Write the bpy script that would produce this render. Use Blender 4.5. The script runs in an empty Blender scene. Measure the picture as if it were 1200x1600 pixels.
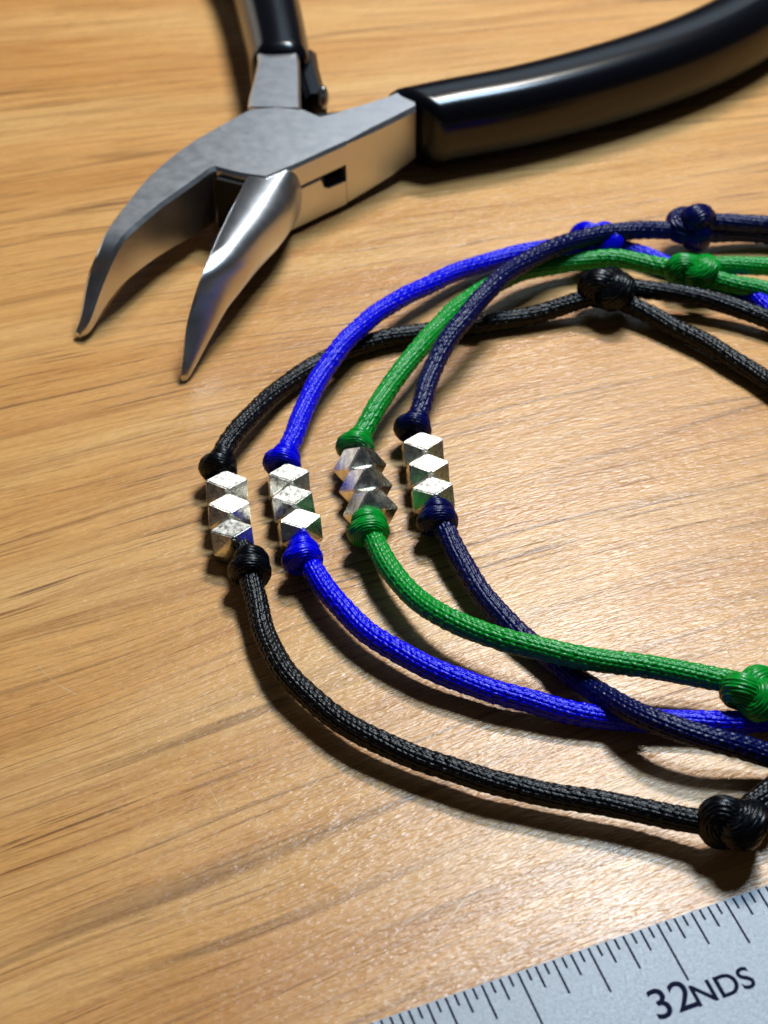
import bpy, bmesh, math, random
import numpy as np
from mathutils import Vector, Matrix

random.seed(4)
rng = np.random.default_rng(7)
MM = 0.001
scene = bpy.context.scene
col = scene.collection

# ---------------------------------------------------------------- camera
PITCH = math.radians(44.95)
CAM_H = 122.87                      # mm above the table
FPX, CX, CY = 2600.0, 600.0, 800.0  # focal length measured from the ruler's divisions
cam_d = bpy.data.cameras.new('camera')
cam = bpy.data.objects.new('camera', cam_d)
col.objects.link(cam)
cam.location = (0, 0, CAM_H * MM)
cam.rotation_euler = (math.pi / 2 - PITCH, 0, 0)
cam_d.sensor_fit = 'VERTICAL'
cam_d.sensor_height = 36.0
cam_d.lens = 36.0 * FPX / 1600.0
cam_d.clip_start = 0.005
cam_d.clip_end = 50
cam_d.dof.use_dof = True
cam_d.dof.focus_distance = 0.160
cam_d.dof.aperture_fstop = cam_d.lens / 1.25
scene.camera = cam

# ---------------------------------------------------------------- world and lamps
world = bpy.data.worlds.new('World')
scene.world = world
world.use_nodes = True
bg = world.node_tree.nodes['Background']
bg.inputs[0].default_value = (0.80, 0.86, 1.0, 1)
bg.inputs[1].default_value = 0.03


def area_lamp(name, loc_mm, target_mm, sx, sy, power, color):
    d = bpy.data.lights.new(name, 'AREA')
    d.shape = 'RECTANGLE'
    d.size, d.size_y = sx * MM, sy * MM
    d.energy = power
    d.color = color
    o = bpy.data.objects.new(name, d)
    col.objects.link(o)
    o.location = Vector(loc_mm) * MM
    o.rotation_euler = (Vector(target_mm) - Vector(loc_mm)).to_track_quat('-Z', 'Y').to_euler()
    return o


area_lamp('desk_lamp', (78, 372, 362), (5, 110, 0), 100, 36, 1.16, (1.0, 0.95, 0.87))
area_lamp('cool_lamp', (106, 280, 400), (5, 110, 0), 120, 60, 1.42, (0.56, 0.78, 1.0))
area_lamp('steel_fill_light', (250, 1500, 900), (0, 120, 0), 700, 450, 1.1, (0.66, 0.82, 1.0))  # added soft fill, gives the steel its grey-blue reflection
area_lamp('bead_fill_light', (-900, 950, 200), (0, 120, 0), 800, 400, 1.1, (1.0, 0.93, 0.82))  # dim fill added to brighten the left facets of the beads

scene.view_settings.view_transform = 'Standard'
scene.view_settings.look = 'None'
scene.view_settings.exposure = 0.0
scene.view_settings.gamma = 1.0
scene.cycles.caustics_reflective = False
scene.cycles.caustics_refractive = False


# ---------------------------------------------------------------- helpers
def at(x, y, z=0.0):
    """A spot on the level z mm above the table, seen at this place in the photograph (mm)."""
    u, v = (x - CX) / FPX, (y - CY) / FPX
    d = np.array([u, math.cos(PITCH) - v * math.sin(PITCH), -math.sin(PITCH) - v * math.cos(PITCH)])
    return np.array([0, 0, CAM_H]) + d * (z - CAM_H) / d[2]


def link_mesh(name, me, mat, parent=None):
    o = bpy.data.objects.new(name, me)
    if mat is not None and not me.materials:
        me.materials.append(mat)
    col.objects.link(o)
    if parent is not None:
        o.parent = parent
        o.matrix_parent_inverse = Matrix.Translation(-Vector(parent.location))
    return o


def mesh_np(name, V, F, uv=None, smooth=True):
    """V in mm, F an (n,4) quad array."""
    me = bpy.data.meshes.new(name)
    V = np.asarray(V, float) * MM
    F = np.asarray(F, np.int32)
    n = len(F)
    me.vertices.add(len(V))
    me.vertices.foreach_set('co', V.ravel())
    me.loops.add(n * 4)
    me.loops.foreach_set('vertex_index', F.ravel())
    me.polygons.add(n)
    me.polygons.foreach_set('loop_start', np.arange(0, n * 4, 4, dtype=np.int32))
    if uv is not None:
        l = me.uv_layers.new(name='UVMap')
        l.data.foreach_set('uv', np.asarray(uv, np.float32).ravel())
    me.polygons.foreach_set('use_smooth', np.full(n, smooth))
    me.update(calc_edges=True)
    me.validate()
    return me


def bm_to_mesh(bm, name, smooth_angle=None):
    bmesh.ops.recalc_face_normals(bm, faces=bm.faces)
    if smooth_angle is not None:
        for f in bm.faces:
            f.smooth = True
        for e in bm.edges:
            e.smooth = e.calc_face_angle(0) < math.radians(smooth_angle)
    bmesh.ops.scale(bm, vec=(MM, MM, MM), verts=bm.verts)
    me = bpy.data.meshes.new(name)
    bm.to_mesh(me)
    bm.free()
    return me


def thing(name, label, cat, loc_mm, group=None):
    o = bpy.data.objects.new(name, None)
    o.empty_display_size = 0.01
    col.objects.link(o)
    o.location = Vector(loc_mm) * MM
    o['label'] = label
    o['category'] = cat
    if group:
        o['group'] = group
    return o


def spline(pts, step, smooth=2):
    """Catmull-Rom through the points, resampled evenly."""
    P = np.asarray(pts, float)
    P = np.vstack([2 * P[0] - P[1], P, 2 * P[-1] - P[-2]])
    out = []
    for i in range(1, len(P) - 2):
        p0, p1, p2, p3 = P[i - 1:i + 3]
        t0 = 0.0
        t1 = t0 + max(1e-6, np.linalg.norm(p1 - p0)) ** .5
        t2 = t1 + max(1e-6, np.linalg.norm(p2 - p1)) ** .5
        t3 = t2 + max(1e-6, np.linalg.norm(p3 - p2)) ** .5
        t = np.linspace(t1, t2, 40, endpoint=False)[:, None]
        A1 = (t1 - t) / (t1 - t0) * p0 + (t - t0) / (t1 - t0) * p1
        A2 = (t2 - t) / (t2 - t1) * p1 + (t - t1) / (t2 - t1) * p2
        A3 = (t3 - t) / (t3 - t2) * p2 + (t - t2) / (t3 - t2) * p3
        B1 = (t2 - t) / (t2 - t0) * A1 + (t - t0) / (t2 - t0) * A2
        B2 = (t3 - t) / (t3 - t1) * A2 + (t - t1) / (t3 - t1) * A3
        out.append((t2 - t) / (t2 - t1) * B1 + (t - t1) / (t2 - t1) * B2)
    out.append(P[-2][None, :])
    C = np.vstack(out)
    for _ in range(smooth):
        k = 9
        Cp = np.pad(C, ((k, k), (0, 0)), mode='edge')
        C2 = np.stack([np.convolve(Cp[:, j], np.ones(2 * k + 1) / (2 * k + 1), 'valid') for j in range(3)], 1)
        C2[0], C2[-1] = C[0], C[-1]
        C = C2
    s = np.concatenate([[0], np.cumsum(np.linalg.norm(np.diff(C, axis=0), axis=1))])
    n = max(4, int(s[-1] / step))
    q = np.linspace(0, s[-1], n)
    return np.stack([np.interp(q, s, C[:, j]) for j in range(3)], 1), q


def frames(C):
    T = np.gradient(C, axis=0)
    T /= np.linalg.norm(T, axis=1)[:, None]
    N = np.zeros_like(C)
    a = np.array([0, 0, 1.0])
    if abs(T[0] @ a) > .9:
        a = np.array([1.0, 0, 0])
    n = a - T[0] * (a @ T[0])
    N[0] = n / np.linalg.norm(n)
    for i in range(1, len(C)):
        n = N[i - 1] - T[i] * (N[i - 1] @ T[i])
        N[i] = n / np.linalg.norm(n)
    return T, N, np.cross(T, N)


def cord_mesh(name, C, s, R, ncol=16, stitch=0.62, amp=0.11, twist=0.05, per=5, rscale=None, wob=0.012):
    """A knitted satin cord: every stitch is a small raised pad on the tube."""
    nt = ncol * per
    T, N, B = frames(C)
    th = np.linspace(0, 2 * np.pi, nt, endpoint=False)
    S, TH = np.meshgrid(s, th, indexing='ij')
    cu = TH * ncol / (2 * np.pi) + 1e-6
    k = np.floor(cu)
    fu = (cu - k - .5) * 2
    jit = np.sin(k * 12.9898) * .35
    v = S / stitch + .5 * (k % 2) + jit + .28 * fu * np.where(k % 2 == 0, 1, -1)
    fv = (v - np.floor(v) - .5) * 2
    cell = np.sin(np.floor(v) * 78.233 + k * 37.719) * .5 + .5
    pad = np.sqrt(np.clip(1 - fu ** 2, 0, 1)) * np.clip(1 - np.abs(fv) ** 2.6, 0, 1) ** .6
    r = R * (1 - amp + amp * pad * (.65 + .55 * cell))
    r = r + R * .055 * fv * (cell - .5) * np.clip(1 - np.abs(fu), 0, 1)
    lump = wob * (np.sin(S * 1.1 + 2.1 * np.cos(TH)) + .6 * np.sin(S * 2.7 + 3 * np.sin(TH + 1)))
    r = r * (1 + lump)
    if rscale is not None:
        r = r * np.asarray(rscale)[:, None]
    a = TH + twist * S
    V = C[:, None, :] + r[..., None] * (np.cos(a)[..., None] * N[:, None, :] + np.sin(a)[..., None] * B[:, None, :])
    n = len(C)
    idx = np.arange(n * nt).reshape(n, nt)
    nx = np.roll(idx, -1, 1)
    F = np.stack([idx[:-1], nx[:-1], nx[1:], idx[1:]], -1).reshape(-1, 4)
    un, u2 = np.arange(nt) / nt, (np.arange(nt) + 1) / nt
    U0 = np.broadcast_to(un, (n - 1, nt))
    U1 = np.broadcast_to(u2, (n - 1, nt))
    S0 = np.broadcast_to(s[:-1, None], (n - 1, nt))
    S1 = np.broadcast_to(s[1:, None], (n - 1, nt))
    uv = np.stack([np.stack([U0, S0], -1), np.stack([U1, S0], -1), np.stack([U1, S1], -1), np.stack([U0, S1], -1)], 2)
    return mesh_np(name, V.reshape(-1, 3), F, uv.reshape(-1, 2))


# ---------------------------------------------------------------- materials
def new_mat(name):
    m = bpy.data.materials.new(name)
    m.use_nodes = True
    nt = m.node_tree
    return m, nt, nt.nodes['Principled BSDF']


def node(nt, kind, **kw):
    n = nt.nodes.new(kind)
    for k, v in kw.items():
        setattr(n, k, v)
    return n


def ramp(nt, fac, stops):
    r = node(nt, 'ShaderNodeValToRGB')
    while len(r.color_ramp.elements) < len(stops):
        r.color_ramp.elements.new(.5)
    for e, (p, c) in zip(r.color_ramp.elements, stops):
        e.position = p
        e.color = c if len(c) == 4 else (*c, 1)
    nt.links.new(fac, r.inputs[0])
    return r.outputs[0]


def mapped(nt, coord, scale, rot=(0, 0, 0)):
    m = node(nt, 'ShaderNodeMapping')
    m.inputs['Scale'].default_value = scale
    m.inputs['Rotation'].default_value = rot
    nt.links.new(coord, m.inputs[0])
    return m.outputs[0]


def noise(nt, vec, scale=1.0, detail=2.0, rough=.5, dist=0.0):
    n = node(nt, 'ShaderNodeTexNoise')
    n.inputs['Scale'].default_value = scale
    n.inputs['Detail'].default_value = detail
    n.inputs['Roughness'].default_value = rough
    n.inputs['Distortion'].default_value = dist
    nt.links.new(vec, n.inputs['Vector'])
    return n.outputs['Fac']


def mix(nt, fac, a, b, blend='MIX'):
    m = node(nt, 'ShaderNodeMix', data_type='RGBA', blend_type=blend)
    for s, v in ((m.inputs[0], fac), (m.inputs[6], a), (m.inputs[7], b)):
        if isinstance(v, (int, float)):
            s.default_value = v
        elif isinstance(v, tuple):
            s.default_value = v if len(v) == 4 else (*v, 1)
        else:
            nt.links.new(v, s)
    return m.outputs[2]


def math_n(nt, op, a, b=None):
    m = node(nt, 'ShaderNodeMath', operation=op)
    for s, v in zip(m.inputs, (a, b)):
        if v is None:
            continue
        if isinstance(v, (int, float)):
            s.default_value = v
        else:
            nt.links.new(v, s)
    return m.outputs[0]


def bump(nt, h, strength, dist_mm, prev=None):
    b = node(nt, 'ShaderNodeBump')
    b.inputs['Strength'].default_value = strength
    b.inputs['Distance'].default_value = dist_mm * MM
    nt.links.new(h, b.inputs['Height'])
    if prev is not None:
        nt.links.new(prev, b.inputs['Normal'])
    return b.outputs[0]


def wood_material():
    m, nt, p = new_mat('varnished_wood')
    co = node(nt, 'ShaderNodeTexCoord').outputs['Object']
    mm = mapped(nt, co, (1000, 1000, 1000))
    # the grain runs up to the right and turns steeper towards the near edge
    sp = node(nt, 'ShaderNodeSeparateXYZ')
    nt.links.new(mm, sp.inputs[0])
    X, Y = sp.outputs[0], sp.outputs[1]
    slope = math_n(nt, 'SUBTRACT', .46, math_n(nt, 'MULTIPLY', math_n(nt, 'SUBTRACT', Y, 80.0), .0021))
    slope = math_n(nt, 'MAXIMUM', math_n(nt, 'MINIMUM', slope, .6), .05)
    gc = node(nt, 'ShaderNodeCombineXYZ')
    nt.links.new(math_n(nt, 'ADD', X, math_n(nt, 'MULTIPLY', slope, Y)), gc.inputs[0])
    nt.links.new(math_n(nt, 'SUBTRACT', Y, math_n(nt, 'MULTIPLY', slope, X)), gc.inputs[1])
    nt.links.new(sp.outputs[2], gc.inputs[2])
    g = gc.outputs[0]                                                # along the grain
    # slow waviness of the grain
    wob = noise(nt, mapped(nt, g, (.012, .035, .03)), 1, 2, .5)
    comb = node(nt, 'ShaderNodeCombineXYZ')
    nt.links.new(math_n(nt, 'MULTIPLY', math_n(nt, 'SUBTRACT', wob, .5), 9.0), comb.inputs[1])
    add = node(nt, 'ShaderNodeVectorMath', operation='ADD')
    nt.links.new(g, add.inputs[0])
    nt.links.new(comb.outputs[0], add.inputs[1])
    gw = add.outputs[0]
    broad = noise(nt, mapped(nt, gw, (.010, .075, .05)), 1, 3, .55)
    base = ramp(nt, broad, [(.28, (.66, .285, .076)), (.50, (.78, .385, .120)), (.72, (.85, .475, .175))])
    bands = noise(nt, mapped(nt, gw, (.014, .42, .2)), 1, 4, .6)
    base = mix(nt, .6, base, ramp(nt, bands, [(.30, (.72, .58, .48)), (.5, (1, 1, 1)), (.7, (1.10, 1.10, 1.1))]), 'MULTIPLY')
    fine = noise(nt, mapped(nt, gw, (.09, 2.4, 1)), 1, 4, .65)
    base = mix(nt, .65, base, ramp(nt, fine, [(.32, (.66, .58, .50)), (.52, (1, 1, 1)), (.75, (1.1, 1.1, 1.1))]), 'MULTIPLY')
    # thin late-wood lines
    lines = noise(nt, mapped(nt, gw, (.004, .13, .2)), 1, 1.6, .45, .1)
    w = math_n(nt, 'ABSOLUTE', math_n(nt, 'SUBTRACT', math_n(nt, 'FRACT', math_n(nt, 'MULTIPLY', lines, 5.5)), .5))
    lm = ramp(nt, w, [(0.0, (1, 1, 1)), (.10, (0, 0, 0))])
    brk = ramp(nt, noise(nt, mapped(nt, gw, (.03, .25, 1)), 1, 2), [(.40, (.12, .12, .12)), (.66, (1, 1, 1))])
    base = mix(nt, math_n(nt, 'MULTIPLY', math_n(nt, 'MULTIPLY', lm, brk), .75), base, (.22, .095, .032))
    # short dark pores
    pore = noise(nt, mapped(nt, gw, (.06, 1.9, 1)), 1, 1.8, .5)
    pm = ramp(nt, pore, [(.60, (0, 0, 0)), (.68, (1, 1, 1))])
    pg = ramp(nt, noise(nt, mapped(nt, gw, (.012, .05, 1)), 1, 1), [(.42, (0, 0, 0)), (.6, (1, 1, 1))])
    pmask = math_n(nt, 'MULTIPLY', pm, pg)
    base = mix(nt, math_n(nt, 'MULTIPLY', pmask, .75), base, (.16, .055, .020))
    # many thin broken streaks
    st = noise(nt, mapped(nt, gw, (.050, 3.8, 1)), 1, 2.2, .55, .2)
    sm = ramp(nt, st, [(.585, (0, 0, 0)), (.635, (1, 1, 1))])
    sg = ramp(nt, noise(nt, mapped(nt, gw, (.02, .09, 1)), 1, 2), [(.38, (.1, .1, .1)), (.58, (1, 1, 1))])
    base = mix(nt, math_n(nt, 'MULTIPLY', math_n(nt, 'MULTIPLY', sm, sg), .52), base, (.25, .105, .034))
    # short crisp pores
    po = noise(nt, mapped(nt, gw, (.30, 6.5, 1)), 1, 1.2, .5)
    pk = math_n(nt, 'MULTIPLY', ramp(nt, po, [(.635, (0, 0, 0)), (.665, (1, 1, 1))]), ramp(nt, noise(nt, mapped(nt, gw, (.03, .16, 1)), 1, 2), [(.40, (.15, .15, .15)), (.58, (1, 1, 1))]))
    base = mix(nt, math_n(nt, 'MULTIPLY', pk, .5), base, (.24, .085, .028))
    # fibre flecks
    fl = noise(nt, mapped(nt, gw, (.9, 5.5, 1)), 1, 2, .6)
    base = mix(nt, .45, base, ramp(nt, fl, [(.3, (.82, .78, .74)), (.7, (1.14, 1.14, 1.14))]), 'MULTIPLY')
    # a few faint scratches: arcs (centre, radius, middle, half length) in mm
    scr = None
    for ux, uy, R, mx, my, L in [(-43.54, 118.82, 48.06, -1.98, 97.97, 12.14), (-23.83, 108.95, 11.39, -31.0, 100.53, 2.71), (0.69, 95.45, 17.9, -15.51, 88.29, 2.56), (33.52, 57.02, 33.12, 6.59, 74.42, 8.33)]:
        def dist(px, py):
            dx, dy = math_n(nt, 'SUBTRACT', X, px), math_n(nt, 'SUBTRACT', Y, py)
            return math_n(nt, 'SQRT', math_n(nt, 'ADD', math_n(nt, 'MULTIPLY', dx, dx), math_n(nt, 'MULTIPLY', dy, dy)))
        on = math_n(nt, 'LESS_THAN', math_n(nt, 'ABSOLUTE', math_n(nt, 'SUBTRACT', dist(ux, uy), R)), .045)
        on = math_n(nt, 'MULTIPLY', on, math_n(nt, 'LESS_THAN', dist(mx, my), L))
        scr = on if scr is None else math_n(nt, 'MAXIMUM', scr, on)
    scr = math_n(nt, 'MULTIPLY', scr, ramp(nt, noise(nt, mm, .35, 2), [(.4, (0, 0, 0)), (.6, (1, 1, 1))]))
    base = mix(nt, math_n(nt, 'MULTIPLY', scr, .45), base, (.80, .66, .48))
    nt.links.new(base, p.inputs['Base Color'])
    p.inputs['Roughness'].default_value = .34
    rr = ramp(nt, noise(nt, mapped(nt, mm, (.08, .1, .1)), 1, 3), [(.3, (.26, .26, .26)), (.7, (.34, .34, .34))])
    nt.links.new(rr, p.inputs['Roughness'])
    p.inputs['IOR'].default_value = 1.48
    # the wrinkled skin of the varnish
    b1 = noise(nt, mapped(nt, g, (.8, 3.5, 1)), 1, 2.0, .5, .6)
    b2 = noise(nt, mapped(nt, g, (.35, .6, 1)), 1, 2, .5)
    nrm = bump(nt, b1, 1.0, .075)
    nrm = bump(nt, b2, 1.0, .05, nrm)
    nrm = bump(nt, fine, .25, .03, nrm)
    nrm = bump(nt, math_n(nt, 'SUBTRACT', 1.0, pmask), .5, .05, nrm)
    nt.links.new(nrm, p.inputs['Normal'])
    return m


def cord_material(name, color, fibre, rough=.34, spec=.6):
    m, nt, p = new_mat(name)
    uv = node(nt, 'ShaderNodeTexCoord').outputs['UV']
    f = noise(nt, mapped(nt, uv, (110, 1.6, 1)), 1, 2, .6)
    c = mix(nt, f, color, fibre)
    nt.links.new(c, p.inputs['Base Color'])
    p.inputs['Roughness'].default_value = rough
    p.inputs['Specular IOR Level'].default_value = spec
    nt.links.new(bump(nt, f, .5, .05), p.inputs['Normal'])
    return m


def metal_material(name, color, rough, bscale, bstrength, bdist, rlo=None, stretch=(1, 1, 1), dark=None):
    m, nt, p = new_mat(name)
    co = mapped(nt, node(nt, 'ShaderNodeTexCoord').outputs['Object'], (1000, 1000, 1000))
    n1 = noise(nt, mapped(nt, co, stretch), bscale, 3, .6)
    p.inputs['Metallic'].default_value = 1
    p.inputs['Base Color'].default_value = (*color, 1)
    if dark:
        nt.links.new(ramp(nt, noise(nt, co, bscale * .55, 4, .65), [(.36, dark), (.52, color)]), p.inputs['Base Color'])
    p.inputs['Roughness'].default_value = rough
    if rlo is not None:
        nt.links.new(ramp(nt, noise(nt, co, bscale * .7, 3), [(.3, (rlo,) * 3), (.7, (rough,) * 3)]), p.inputs['Roughness'])
    nt.links.new(bump(nt, n1, bstrength, bdist), p.inputs['Normal'])
    return m


def plain_material(name, color, rough, spec=.5, metallic=0.0, bs=None):
    m, nt, p = new_mat(name)
    p.inputs['Base Color'].default_value = (*color, 1)
    p.inputs['Roughness'].default_value = rough
    p.inputs['Specular IOR Level'].default_value = spec
    p.inputs['Metallic'].default_value = metallic
    if bs:
        co = mapped(nt, node(nt, 'ShaderNodeTexCoord').outputs['Object'], (1000, 1000, 1000))
        nt.links.new(bump(nt, noise(nt, co, bs[0], 3, .6), bs[1], bs[2]), p.inputs['Normal'])
    return m


M_WOOD = wood_material()
M_CORD = {
    'black': cord_material('black_satin_cord', (.001, .001, .002), (.003, .004, .006), .27, .26),
    'blue': cord_material('royal_blue_satin_cord', (.000, .000, .60), (.001, .002, .92), .26, .26),
    'green': cord_material('green_satin_cord', (.000, .12, .008), (.003, .48, .045), .26, .36),
    'navy': cord_material('navy_satin_cord', (.000, .001, .022), (.001, .005, .105), .27, .28),
}
M_BEAD = metal_material('silver_bead_metal', (.80, .78, .71), .37, 2.6, .26, .09, .20, dark=(.73, .70, .63))
M_STEEL = metal_material('pliers_steel', (.62, .62, .63), .35, 1.1, .15, .006, .30, stretch=(.4, 1.4, .6))
M_RULER = metal_material('ruler_metal', (.20, .208, .218), .58, 5.5, .9, .022, .5, stretch=(1, 2.4, 1))
M_INK = plain_material('black_engraving', (.008, .010, .035), .9, .1)
M_GRIP = plain_material('black_vinyl_grip', (.003, .003, .005), .21, .42, 0, (.4, .06, .04))
M_JOINT_SHADE = plain_material('joint_shade_black', (.012, .011, .010), .55, .25, 0, (2.0, .2, .03))  # near-black standing in for the shade inside the joint
M_SPRING = plain_material('dark_spring_steel', (.30, .29, .28), .3, .5, 1.0)

# ---------------------------------------------------------------- the table
bm = bmesh.new()
bmesh.ops.create_cube(bm, size=1)
bmesh.ops.scale(bm, vec=(700, 620, 24), verts=bm.verts)
bmesh.ops.translate(bm, vec=(30, 180, -12), verts=bm.verts)
bmesh.ops.bevel(bm, geom=list(bm.edges), offset=2, segments=3, affect='EDGES')
table = link_mesh('wooden_table_top', bm_to_mesh(bm, 'wooden_table_top', 40), M_WOOD)
table['kind'] = 'structure'


# ---------------------------------------------------------------- ruler
def make_ruler():
    th = 0.35977
    H = 0.5
    org = np.array([22.87848, 74.19317]) * (1 - H / CAM_H)
    e = np.array([math.cos(th), math.sin(th)])
    t = np.array([math.sin(th), -math.cos(th)])       # away from the graduated edge, over the face
    root = thing('steel_ruler', 'pale blue steel ruler with engraved 32NDS scale in the bottom right corner', 'ruler', (org[0], org[1], 0))
    bm = bmesh.new()
    L0, L1, Wd = -60, 110, 25.4
    vs = []
    for z in (0.02, H):
        for a, b in ((L0, -.16), (L1, -.16), (L1, Wd), (L0, Wd)):
            q = org + e * a + t * b
            vs.append(bm.verts.new((q[0], q[1], z)))
    for f in ((0, 3, 2, 1), (4, 5, 6, 7), (0, 1, 5, 4), (1, 2, 6, 5), (2, 3, 7, 6), (3, 0, 4, 7)):
        bm.faces.new([vs[i] for i in f])
    bmesh.ops.bevel(bm, geom=list(bm.edges), offset=.12, segments=2, affect='EDGES')
    link_mesh('blade', bm_to_mesh(bm, 'blade', 30), M_RULER, root)
    Ls = [5.95, 4.28, 3.18, 2.0, 0.98]
    Ls[0] = 8.3 * 0 + 5.50
    ends = {0: 5.50, 1: 4.226, 2: 3.148, 3: 1.974, 4: 1.02}
    meshes = {}
    for c, L in ends.items():
        bm = bmesh.new()
        w = .095
        v = [bm.verts.new(p) for p in ((-w, -.02, 0), (w, -.02, 0), (w, L, 0), (-w, L, 0), (-w, -.02, .012), (w, -.02, .012), (w, L, .012), (-w, L, .012))]
        for f in ((4, 5, 6, 7), (0, 1, 5, 4), (1, 2, 6, 5), (2, 3, 7, 6), (3, 0, 4, 7)):
            bm.faces.new([v[i] for i in f])
        meshes[c] = bm_to_mesh(bm, 'tick_mark')
        meshes[c].materials.append(M_INK)
    R = Matrix(((e[0], t[0], 0), (e[1], t[1], 0), (0, 0, 1))).to_4x4()
    for i in range(-40, 41):
        c = 0 if i % 16 == 0 else 1 if i % 8 == 0 else 2 if i % 4 == 0 else 3 if i % 2 == 0 else 4
        q = org + e * (i * 25.4 / 32)
        o = bpy.data.objects.new('tick_mark', meshes[c])
        col.objects.link(o)
        o.parent = root
        o.matrix_local = Matrix.Translation(Vector((q[0] - org[0], q[1] - org[1], H + .004)) * MM) @ R
    for txt, px, py, size, nm in (('32', 1027, 1595, 3.75, 'number'), ('NDS', 1089.5, 1574, 2.75, 'lettering')):
        cu = bpy.data.curves.new(nm, 'FONT')
        cu.body = txt
        cu.size = size * MM
        cu.offset = .00004
        cu.extrude = .000008
        cu.space_character = 1.02
        cu.materials.append(M_INK)
        tmp = bpy.data.objects.new('tmp', cu)
        me = bpy.data.meshes.new_from_object(tmp)
        me.name = nm
        bpy.data.objects.remove(tmp)
        o = bpy.data.objects.new(nm, me)
        col.objects.link(o)
        o.parent = root
        q = at(px, py, H)
        o.location = Vector((q[0] - org[0], q[1] - org[1], H + .014)) * MM
        o.rotation_euler = (0, 0, th)


make_ruler()


# ---------------------------------------------------------------- pliers
def loft(stations, name, smooth=35):
    """stations: lists of section points (mm), all the same count; ends capped."""
    bm = bmesh.new()
    rows = [[bm.verts.new(tuple(p)) for p in s] for s in stations]
    n = len(rows[0])
    for a, b in zip(rows[:-1], rows[1:]):
        for i in range(n):
            bm.faces.new((a[i], a[(i + 1) % n], b[(i + 1) % n], b[i]))
    bm.faces.new(rows[0])
    bm.faces.new(rows[-1][::-1])
    return bm_to_mesh(bm, name, smooth)


def interp_rows(keys, per):
    """monotone-ish smooth interpolation between key rows of numbers"""
    K = np.asarray(keys, float)
    x = np.arange(len(K))
    q = np.linspace(0, len(K) - 1, (len(K) - 1) * per + 1)
    out = []
    for v in q:
        i = min(int(v), len(K) - 2)
        f = v - i
        p1, p2 = K[i], K[i + 1]
        m1 = (K[i + 1] - K[i - 1]) / 2 if i > 0 else p2 - p1
        m2 = (K[i + 2] - K[i]) / 2 if i + 2 < len(K) else p2 - p1
        h = f * f * (3 - 2 * f)
        out.append((2 * f ** 3 - 3 * f ** 2 + 1) * p1 + (f ** 3 - 2 * f ** 2 + f) * m1 + (-2 * f ** 3 + 3 * f ** 2) * p2 + (f ** 3 - f ** 2) * m2)
    return np.array(out)


def flat_section(front, back, zt, zb, ch=.35):
    f, b = np.asarray(front), np.asarray(back)
    d = b - f
    L = np.linalg.norm(d)
    d = d / L
    c = min(ch, L * .25, (zt - zb) * .25)
    P = lambda q, z: (q[0], q[1], z)
    return [P(f + d * c, zb), P(f, zb + c), P(f, zt - c), P(f + d * c, zt), P(b - d * c, zt), P(b, zt - c), P(b, zb + c), P(b - d * c, zb)]


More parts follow.
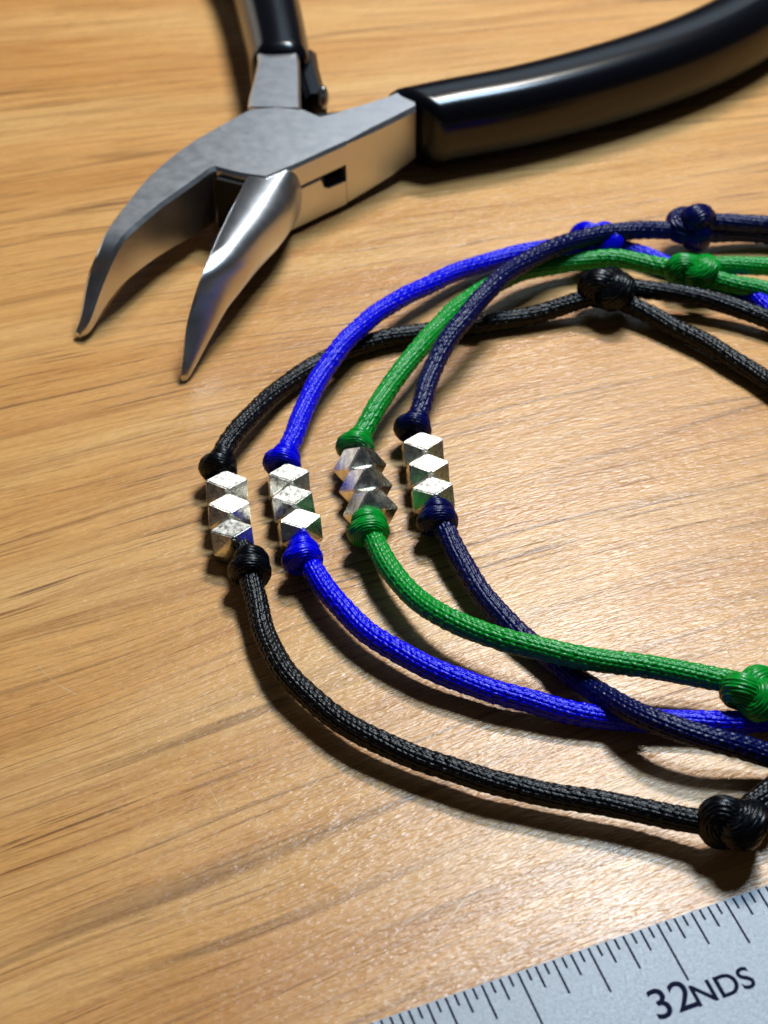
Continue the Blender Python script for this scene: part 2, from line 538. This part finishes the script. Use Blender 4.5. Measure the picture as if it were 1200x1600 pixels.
def make_pliers():
    ZT = 10.0
    root = thing('bent_nose_pliers', 'open bent nose steel pliers with black vinyl grips lying behind the bracelets', 'pliers', (*at(450, 240, 0)[:2], 0))
    A = lambda x, y, z=ZT: at(x, y, z)[:2]

    # --- upper jaw, its joint plate and the shank of the right-hand grip: one forging
    keys = []
    tip = at(121, 527, .4)[:2]

    def row(f, b, zt, zb):
        keys.append([*f, *b, zt, zb])
    u = np.array([-.6, -.8])
    row(tip + np.array([.35, -.1]), tip + np.array([-.35, .35]), 1.0, .25)
    row(A(140, 500, 2.6), A(124, 487, 2.9), 2.8, .7)
    row(A(160, 445, 5.6), A(134, 432, 5.9), 5.8, 2.1)
    row(A(180, 398, 8.4), A(148, 395, 8.6), 8.5, 3.3)
    row(A(198, 368, 9.8), A(163, 360, 9.8), 9.8, 3.6)
    row(A(225, 343), A(188, 325), ZT, 3.4)
    row(A(255, 318), A(225, 280), ZT, 2.9)
    row(A(295, 290), A(262, 246), ZT, 2.4)
    row(A(330, 264), A(296, 221), ZT, 2.0)
    jaw_rows = interp_rows(keys, 6)
    st = [flat_section(r[0:2], r[2:4], r[4], r[5], .45) for r in jaw_rows]
    plate = [((338, 262), (305, 215)), ((352, 266), (325, 204)), ((375, 272), (352, 189)), ((400, 276), (376, 176)), ((416, 278), (392, 168)),
             ((440, 268), (432, 165)), ((470, 255), (474, 169)), ((500, 241), (500, 180)), ((540, 223), (535, 171)),
             ((580, 203), (575, 158)), ((615, 186), (605, 148)), ((650, 168), (640, 134))]
    for f, b in plate:
        st.append(flat_section(A(*f), A(*b), ZT, 6.4, .45))
        if f[0] == 540:                                              # behind the slot the forging is solid
            st.append(flat_section(A(541, 222.6), A(536, 170.7), ZT, .9, .3))
    for k in (-1, -2, -3):
        st[k] = flat_section(A(*plate[k][0]), A(*plate[k][1]), ZT, (0, 2.1, 1.3, .9)[-k], .55)
    link_mesh('jaw', loft(st, 'jaw', 28), M_STEEL, root)
    # lower plate of the joint under the slot
    low = [((340, 263), (305, 215), 4.2), ((375, 272), (352, 189), 4.2), ((416, 278), (392, 168), 4.2), ((455, 261.5), (452, 167), 4.2), ((456, 261), (453, 167), 6.39),
           ((500, 241), (497, 179), 6.39), ((505, 238.6), (502, 179), 5.0), ((512, 235.5), (508, 177), 4.6), ((540, 223), (535.5, 171), 4.5)]
    link_mesh('joint_plate', loft([flat_section(A(*f), A(*b), z, .9, .12) for f, b, z in low], 'joint_plate', 28), M_STEEL, root)

    # --- lower jaw with rounded outer side
    keys = []
    tip = at(288, 596, .3)[:2]

    def rowb(inner, outer, zt, zb, flat):
        keys.append([*inner, *outer, zt, zb, flat])
    rowb(tip + np.array([-.35, .1]), tip + np.array([.45, .3]), 1.0, .15, .2)
    rowb(A(285, 566, 2.2), A(303, 568, 1.8), 2.4, .3, .2)
    rowb(A(291, 510, 5.2), A(334, 502, 4.4), 5.3, 1.6, .2)
    rowb(A(303, 462, 8.0), A(361, 446, 6.8), 8.0, 2.8, .22)
    rowb(A(314, 430, 9.4), A(385, 409, 8.0), 9.4, 3.2, .25)
    rowb(A(328, 395, 9.8), A(415, 369, 8.2), 9.8, 2.9, .3)
    rowb(A(346, 355, 9.8), A(448, 328, 8.4), 9.8, 2.3, .36)
    rowb(A(366, 315, 9.8), A(463, 297, 8.6), 9.8, 1.7, .50)
    rowb(A(380, 287, 9.8), A(468, 273, 9.0), 9.8, 1.2, .70)
    rowb(A(392, 262, 9.8), A(474, 250, 9.4), 9.8, 1.2, .85)
    st = []
    for r in interp_rows(keys, 6)[:-3]:
        i, o = r[0:2], r[2:4]
        zt, zb, fl = r[4:7]
        zt = min(zt, 9.8)
        d = o - i
        sec = [(*i, zb + .3), (*i, zt - .2), (*(i + d * .05), zt)]
        zm = (zt + zb) / 2
        for a in np.linspace(math.pi / 2, -math.pi / 2, 13):
            q = i + d * (fl + (1 - fl) * math.cos(a))
            sec.append((*q, zm + (zt - zb) / 2 * math.sin(a)))
        st.append(sec)
    # keep the root out of the plate above it
    link_mesh('jaw', loft(st, 'jaw', 40), M_STEEL, root)
    # web through the slot, blackened for the slot's shade, and the left grip's shank
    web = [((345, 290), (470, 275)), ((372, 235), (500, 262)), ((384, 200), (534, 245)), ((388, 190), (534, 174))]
    link_mesh('web', loft([flat_section(A(*a, 6.5), A(*b, 6.5), 6.5, 3.5, .1) for a, b in web], 'web', 28), M_JOINT_SHADE, root)
    shade_fill = [((335, 279), (398, 294)), ((346, 256), (402, 268))]  # added dark block, stands in for the shade at the jaw root
    link_mesh('joint_shade_fill', loft([flat_section(A(*a, 9.0), A(*b, 9.0), 9.0, 1.5, .3) for a, b in shade_fill], 'joint_shade_fill', 28), M_JOINT_SHADE, root)
    sh = [((387, 166), (470, 168)), ((389, 150), (469, 152)), ((396, 125), (469, 125)), ((403, 95), (468, 95)), ((400, 60), (462, 60))]
    link_mesh('shank', loft([flat_section(A(*a, 9.6), A(*b, 9.6), 9.6, 1.2, .3) for a, b in sh], 'shank', 28), M_STEEL, root)

    # --- grips
    def grip(pts, widths, zc, hz, shear=0.0):
        C, s = spline(pts, .6)
        T = np.gradient(C, axis=0)
        T /= np.linalg.norm(T, axis=1)[:, None]
        wq = np.interp(np.linspace(0, 1, len(C)), np.linspace(0, 1, len(widths)), widths)
        rows = []
        for j, (c, t) in enumerate(zip(C, T)):
            side = np.array([t[1], -t[0], 0])
            side /= np.linalg.norm(side)
            k = min(1.0, .86 + .14 * math.sqrt(min(1, s[j] / 1.2)))
            sec = []
            for a in np.linspace(0, 2 * math.pi, 36, endpoint=False):
                ca, sa = math.cos(a), math.sin(a)
                n = 2.7
                rr = (abs(ca) ** n + abs(sa) ** n) ** (-1 / n)
                off = wq[j] / 2 * ca * rr * k
                sec.append(c + side * off + t * (shear * off * max(0, 1 - s[j] / 9)) + np.array([0, 0, hz * sa * rr * k]))
            rows.append(sec)
        return loft(rows, 'grip', 40)
    zc = 5.6
    gp = [at(x, y, zc) for x, y in ((640, 203), (700, 190), (800, 171), (900, 146), (1000, 116), (1090, 82), (1170, 40), (1240, -15), (1300, -90))]
    gp += [gp[-1] + np.array([5, 14, 0]), gp[-1] + np.array([7, 32, 0]), gp[-1] + np.array([7, 50, 0])]
    link_mesh('grip', grip(gp, [9.2, 9.6, 10, 10, 10, 10], zc, 5.2, .55), M_GRIP, root)
    gp = [at(x, y, zc) for x, y in ((440, 126), (436, 95), (428, 55), (417, 8), (402, -45))]
    gp += [gp[-1] + np.array([-5, 18, 0]), gp[-1] + np.array([-10, 40, 0]), gp[-1] + np.array([-10, 60, 0])]
    link_mesh('grip', grip(gp, [8.2, 9.0, 9.6, 10, 10, 10], zc, 5.2), M_GRIP, root)
    # the dark leaf spring between the handles with its bright worn end
    for pts, w, z1, z0 in ((((478, 84), (482, 108), (488, 132), (494, 152)), 1.4, 7.6, 1.5),):
        st = []
        P = np.array([[*at(x, y, 7.0)[:2]] for x, y in pts])
        for j, q in enumerate(P):
            t = P[min(j + 1, len(P) - 1)] - P[max(j - 1, 0)]
            t /= np.linalg.norm(t)
            nrm = np.array([-t[1], t[0]])
            st.append(flat_section(q - nrm * w, q + nrm * w, z1, z0, .7))
        sp_ = link_mesh('leaf_spring', loft(st, 'leaf_spring', 30), M_GRIP, root)
    bm = bmesh.new()
    bmesh.ops.create_uvsphere(bm, u_segments=20, v_segments=12, radius=.75)
    bmesh.ops.scale(bm, vec=(1, 1.5, 2.2), verts=bm.verts)
    q = at(505, 152, 7.0)
    bmesh.ops.translate(bm, vec=tuple(q), verts=bm.verts)
    link_mesh('spring_end', bm_to_mesh(bm, 'spring_end', 60), M_SPRING, root)


make_pliers()


# ---------------------------------------------------------------- bracelets
def bead_mesh():
    """A cornerless cube: six diamonds and eight triangles, drilled along y, filed by hand."""
    W, L = 2.08, 1.40
    vs = []
    for s1 in (-1, 1):
        for s2 in (-1, 1):
            vs += [(s1 * W, s2 * L, 0), (s1 * W, 0, s2 * W), (0, s1 * L, s2 * W)]
    bm = bmesh.new()
    for v in vs:
        bm.verts.new([c + random.uniform(-.05, .05) for c in v])
    for y in (-1, 1):                                                # the low collar round the hole
        for k in range(8):
            a = math.pi * k / 4
            bm.verts.new((1.05 * math.cos(a), y * 1.62, 1.05 * math.sin(a)))
    bmesh.ops.convex_hull(bm, input=bm.verts)
    bmesh.ops.dissolve_limit(bm, angle_limit=.12, verts=bm.verts, edges=bm.edges)
    bmesh.ops.bevel(bm, geom=list(bm.edges), offset=.09, segments=2, affect='EDGES', clamp_overlap=True)
    return bm_to_mesh(bm, 'bead', 24)


BEADS = []
for _ in range(12):
    b = bead_mesh()
    b.materials.append(M_BEAD)
    BEADS.append(b)


def axis_frame(y):
    y = np.asarray(y, float)
    y = y / np.linalg.norm(y)
    x = np.cross(y, [0, 0, 1.0])
    x /= np.linalg.norm(x)
    z = np.cross(x, y)
    return x, y, z


def coil_knot(c, ax, R=1.18, r=1.15, turns=1.7, length=1.7, phase=0.0, hand=1, squash=1.0):
    """Stopper knot: the cord wrapped round itself and pulled tight."""
    x, y, z = axis_frame(ax)
    t = np.linspace(0, 1, 26)
    pts = []
    for v in t:
        a = phase + hand * 2 * math.pi * turns * v
        e = min(1.0, v / .12, (1 - v) / .12)
        rr = R * (e * e * (3 - 2 * e))
        pts.append(np.asarray(c) + y * (v - .5) * length + (x * math.cos(a) + z * math.sin(a) * squash) * rr)
    C, s = spline(pts, .09, 1)
    return cord_mesh('stopper_knot', C, s, r, ncol=24, stitch=.8, amp=.11, per=4, wob=.04)


def lobe_knot(c, ax, size=1.45, r=1.2, roll=0.0, stretch=1.25, flip=1):
    """Sliding knot: a tight overhand knot (a trefoil) with its lobes showing."""
    x, y, z = axis_frame(ax)
    cr, sr = math.cos(roll), math.sin(roll)
    x, z = x * cr + z * sr, z * cr - x * sr
    t = np.linspace(0, 2 * math.pi, 61)
    pts = []
    for a in t:
        k = size / 2.1
        px = (math.sin(a) + 1.35 * math.sin(2 * a)) * k
        py = (math.cos(a) - 1.35 * math.cos(2 * a)) * k * stretch
        pz = -math.sin(3 * a) * k * 1.05 * flip
        pts.append(np.asarray(c) + x * px + y * py + z * pz)
    C, s = spline(pts, .10, 1)
    return cord_mesh('sliding_knot', C, s, r, ncol=26, stitch=.9, amp=.11, per=4, wob=.04)


def fuzz_mesh(paths, R):
    """Fine stray fibres that stand off the satin."""
    V, F = [], []
    for C, s in paths:
        T, N, B = frames(C)
        for _ in range(int(s[-1] * 1.6)):
            i = rng.integers(3, len(C) - 3)
            a = rng.uniform(0, 2 * np.pi)
            o = N[i] * math.cos(a) + B[i] * math.sin(a)
            side = T[i] * rng.choice([-1, 1]) * rng.uniform(.4, 1.4) + np.cross(T[i], o) * rng.uniform(-.6, .6)
            L = rng.uniform(.25, .85)
            p0 = C[i] + o * R * .93
            base = len(V)
            for t in (0, .5, 1):
                c = p0 + (o * (.55 * t - .35 * t * t) + side * t * .7) * L
                w = .016 * (1 - .6 * t)
                for k in range(3):
                    b = 2.094 * k
                    V.append(c + w * (math.cos(b) * np.cross(T[i], o) + math.sin(b) * o))
            for r in (0, 3):
                for k in range(3):
                    F.append((base + r + k, base + r + (k + 1) % 3, base + r + 3 + (k + 1) % 3, base + r + 3 + k))
    return mesh_np('stray_fibres', np.array(V), np.array(F), np.zeros((len(F) * 4, 2)))


GROUP = 'satin cord bracelets with three faceted silver beads'


def bracelet(key, label, bead_px, bead_roll, cords, stops, slides, R=1.14):
    root = thing('bracelet', label, 'bracelet', (*at(*bead_px[1], 0)[:2], 0), GROUP)
    mat = M_CORD[key]
    FZ = []
    for pts in cords:
        P = [at(p[0], p[1], p[2]) if not p[0] == 'mm' else np.array(p[1:], float) for p in pts]
        C, s = spline(P, .11)
        ph = rng.uniform(0, 6.28, 6)                                 # small kinks of a handled cord
        e = np.clip(np.minimum(s, s[-1] - s) / 4, 0, 1)[:, None]
        C = C + e * np.stack([.09 * np.sin(s / 2.3 + ph[0]) + .03 * np.sin(s / 1.05 + ph[1]), .09 * np.sin(s / 2.6 + ph[2]) + .03 * np.sin(s / 1.15 + ph[3]), .05 * np.sin(s / 1.7 + ph[4])], 1)
        FZ.append((C, s))
        link_mesh('cord', cord_mesh('cord', C, s, R), mat, root)
    fz = link_mesh('stray_fibres', fuzz_mesh(FZ, R), mat, root)
    fz['kind'] = 'stuff'
    cen = [at(x, y, 4.15) - np.array([0, 0, 2.05]) for x, y in bead_px]
    ax = cen[0] - cen[-1]
    for i, c in enumerate(cen):
        d = cen[max(i - 1, 0)] - cen[min(i + 1, 2)]
        x, y, z = axis_frame(d)
        M = Matrix(((x[0], y[0], z[0]), (x[1], y[1], z[1]), (x[2], y[2], z[2]))).to_4x4()
        o = bpy.data.objects.new('bead', BEADS.pop())
        col.objects.link(o)
        o.parent = root
        o.matrix_local = Matrix.Translation(Vector(c) * MM - root.location) @ M @ Matrix.Rotation(math.radians(bead_roll[i]), 4, 'Y')
    for (px, py, z, a, kw) in stops:
        link_mesh('stopper_knot', coil_knot(at(px, py, z), a, **kw), mat, root)
    for (px, py, z, a, kw) in slides:
        link_mesh('sliding_knot', lobe_knot(at(px, py, z), a, **kw), mat, root)
    return root


# black bracelet: outermost on the left
bracelet('black', 'black cord bracelet, leftmost bead stack, its lower cord sweeping closest to the ruler',
         [(352, 750), (356, 786), (362, 825)], (4, 4, -1),
         [[(342, 728, 2.4), (352, 700, 2.9), (372, 672, 2.8), (410, 632, 2.2), (455, 595, 1.6), (510, 562, 1.3), (580, 535, 1.3), (650, 520, 1.3), (740, 510, 1.3), (830, 492, 1.5), (895, 473, 2.2), (950, 455, 3.0)],
          [(970, 448, 3.2), (1030, 455, 3.0), (1100, 467, 2.4), (1180, 490, 2.0), (1260, 530, 1.5), (1330, 590, 1.4), (1390, 690, 1.4), (1420, 830, 1.4), (1400, 980, 1.4), (1330, 1120, 1.6), (1260, 1190, 2.0), (1205, 1235, 2.6), (1160, 1270, 3.0)],
          [(960, 465, 2.4), (1010, 488, 1.8), (1080, 525, 1.5), (1150, 565, 1.4), (1220, 608, 1.4), (1290, 680, 1.4), (1340, 790, 1.4), (1350, 930, 1.4), (1310, 1090, 1.4), (1255, 1210, 1.8), (1190, 1275, 2.6)],
          [(375, 850, 2.4), (388, 885, 2.6), (396, 925, 2.4), (408, 975, 2.2), (440, 1042, 2.2), (490, 1095, 2.2), (560, 1143, 2.2), (640, 1180, 2.2), (720, 1208, 2.2), (800, 1228, 2.2), (880, 1246, 2.2), (960, 1260, 2.3), (1040, 1273, 2.5), (1110, 1286, 2.8), (1150, 1290, 3.0)]],
         [(340, 730, 2.5, (.1, -1, 0), dict(phase=1.0, turns=1.6, R=1.02, r=1.05)),
          (389, 888, 2.6, (.25, -1, 0), dict(phase=.4, turns=1.8, R=1.05, r=1.12, length=2.2))],
         [(952, 452, 3.4, (1, -.1, 0), dict(size=1.4, r=1.75, roll=.5, stretch=1.3)),
          (1150, 1287, 3.3, (1, -.1, 0), dict(size=1.35, r=1.65, roll=1.0, stretch=1.2))])

# royal blue bracelet
bracelet('blue', 'bright royal blue cord bracelet, second bead stack from the left',
         [(450, 738), (457, 773), (468, 810)], (2, -2, 3),
         [[(440, 720, 2.6), (455, 690, 2.8), (470, 650, 2.9), (500, 590, 3.4), (545, 527, 4.0), (600, 482, 3.6), (670, 445, 2.6), (750, 412, 1.8), (830, 393, 1.5), (900, 385, 1.6), (950, 384, 1.8)],
          [(950, 382, 1.8), (1000, 397, 1.4), (1050, 417, 1.2), (1110, 433, 1.2), (1165, 452, 1.2), (1210, 488, 1.2), (1290, 560, 1.4), (1380, 700, 1.4), (1400, 850, 1.4), (1360, 1000, 1.4), (1280, 1090, 1.4), (1200, 1130, 1.5)],
          [(470, 845, 2.4), (485, 885, 2.6), (515, 930, 2.5), (560, 975, 2.4), (625, 1020, 2.3), (700, 1057, 2.2), (780, 1083, 2.0), (860, 1104, 1.7), (940, 1121, 1.4), (1020, 1128, 1.4), (1090, 1128, 1.5), (1150, 1128, 1.6), (1220, 1122, 1.8)]],
         [(440, 722, 2.6, (.1, -1, 0), dict(phase=1.0, turns=1.6, R=1.02, r=1.05)),
          (471, 872, 2.6, (.5, -1, 0), dict(phase=.7, turns=1.7, R=1.02, r=1.08))],
         [(938, 374, 2.5, (1, -.25, 0), dict(size=1.35, r=1.4, roll=.4, stretch=1.65)),
          (1255, 1120, 2.8, (1, 0, 0), dict(size=1.5, r=1.25, roll=.4))])

# green bracelet
bracelet('green', 'green cord bracelet, third bead stack from the left with its beads turned on edge',
         [(562, 708), (571, 741), (578, 777)], (46, 44, 41),
         [[(553, 700, 2.8), (566, 676, 3.2), (590, 635, 3.7), (630, 575, 4.1), (690, 505, 4.2), (750, 455, 3.4), (820, 425, 2.6), (890, 410, 2.2), (960, 404, 2.4), (1030, 416, 2.6), (1090, 425, 2.8)],
          [(1090, 418, 2.8), (1150, 415, 2.8), (1230, 418, 2.4), (1320, 450, 1.6), (1410, 560, 1.4), (1440, 700, 1.4), (1430, 850, 1.4), (1360, 990, 1.8), (1270, 1060, 2.6), (1190, 1085, 3.0)],
          [(1100, 432, 2.6), (1150, 445, 2.2), (1200, 456, 1.8), (1280, 490, 1.5), (1350, 570, 1.4), (1390, 700, 1.4), (1380, 850, 1.4), (1320, 980, 1.6), (1240, 1055, 2.4), (1180, 1080, 3.0)],
          [(570, 815, 2.6), (585, 845, 2.8), (610, 890, 3.0), (650, 935, 3.3), (710, 972, 3.7), (780, 998, 4.0), (850, 1015, 4.1), (930, 1030, 4.0), (1010, 1043, 3.7), (1090, 1055, 3.4), (1150, 1067, 3.4)]],
         [(554, 697, 2.8, (.15, -1, 0), dict(phase=1.2, turns=1.6, R=1.05, r=1.05)),
          (574, 828, 2.7, (.35, -1, 0), dict(phase=.2, turns=1.7, R=1.05, r=1.12))],
         [(1085, 424, 2.9, (1, 0, 0), dict(size=1.3, r=1.5, roll=.8, stretch=1.45)),
          (1178, 1083, 3.4, (1, -.2, 0), dict(size=1.3, r=1.5, roll=.2, stretch=1.25))])

# navy bracelet: innermost
bracelet('navy', 'dark navy cord bracelet, rightmost bead stack, crossing over the green cord',
         [(661, 688), (669, 723), (677, 759)], (0, 3, -2),
         [[(645, 670, 2.6), (656, 640, 3.2), (668, 600, 3.9), (690, 550, 4.9), (722, 500, 6.0), (765, 452, 6.2), (815, 412, 5.6), (870, 385, 4.8), (930, 368, 4.2), (1000, 360, 3.6), (1060, 358, 3.2), (1090, 356, 3.2)],
          [(1080, 350, 3.4), (1130, 348, 3.4), (1210, 352, 3.0), (1300, 380, 2.2), (1400, 470, 1.6), (1480, 600, 1.4), (1500, 760, 1.4), (1470, 920, 1.4), (1400, 1050, 1.4), (1310, 1140, 1.8), (1240, 1185, 2.2)],
          [(1080, 365, 2.4), (1130, 364, 2.0), (1210, 370, 1.5), (1290, 400, 1.4), (1370, 490, 1.4), (1430, 620, 1.4), (1450, 760, 1.4), (1430, 920, 1.4), (1360, 1060, 1.4), (1290, 1150, 1.8)],
          [(675, 800, 2.5), (695, 830, 2.5), (720, 875, 2.2), (755, 930, 1.8), (800, 980, 1.4), (850, 1022, 1.3), (910, 1066, 1.8), (970, 1103, 3.0), (1040, 1133, 3.9), (1110, 1155, 3.7), (1180, 1175, 2.8), (1250, 1190, 2.2), (1320, 1190, 2.2)]],
         [(644, 668, 2.6, (.1, -1, 0), dict(phase=1.2, turns=1.6, R=1.05, r=1.05)),
          (682, 812, 2.5, (.35, -1, 0), dict(phase=.5, turns=1.7, R=1.05, r=1.1))],
         [(1081, 354, 3.5, (1, -.3, 0), dict(size=1.35, r=1.75, roll=1.9, stretch=1.05)),
          (1290, 1185, 3.0, (1, 0, 0), dict(size=1.5, r=1.25, roll=.5))])
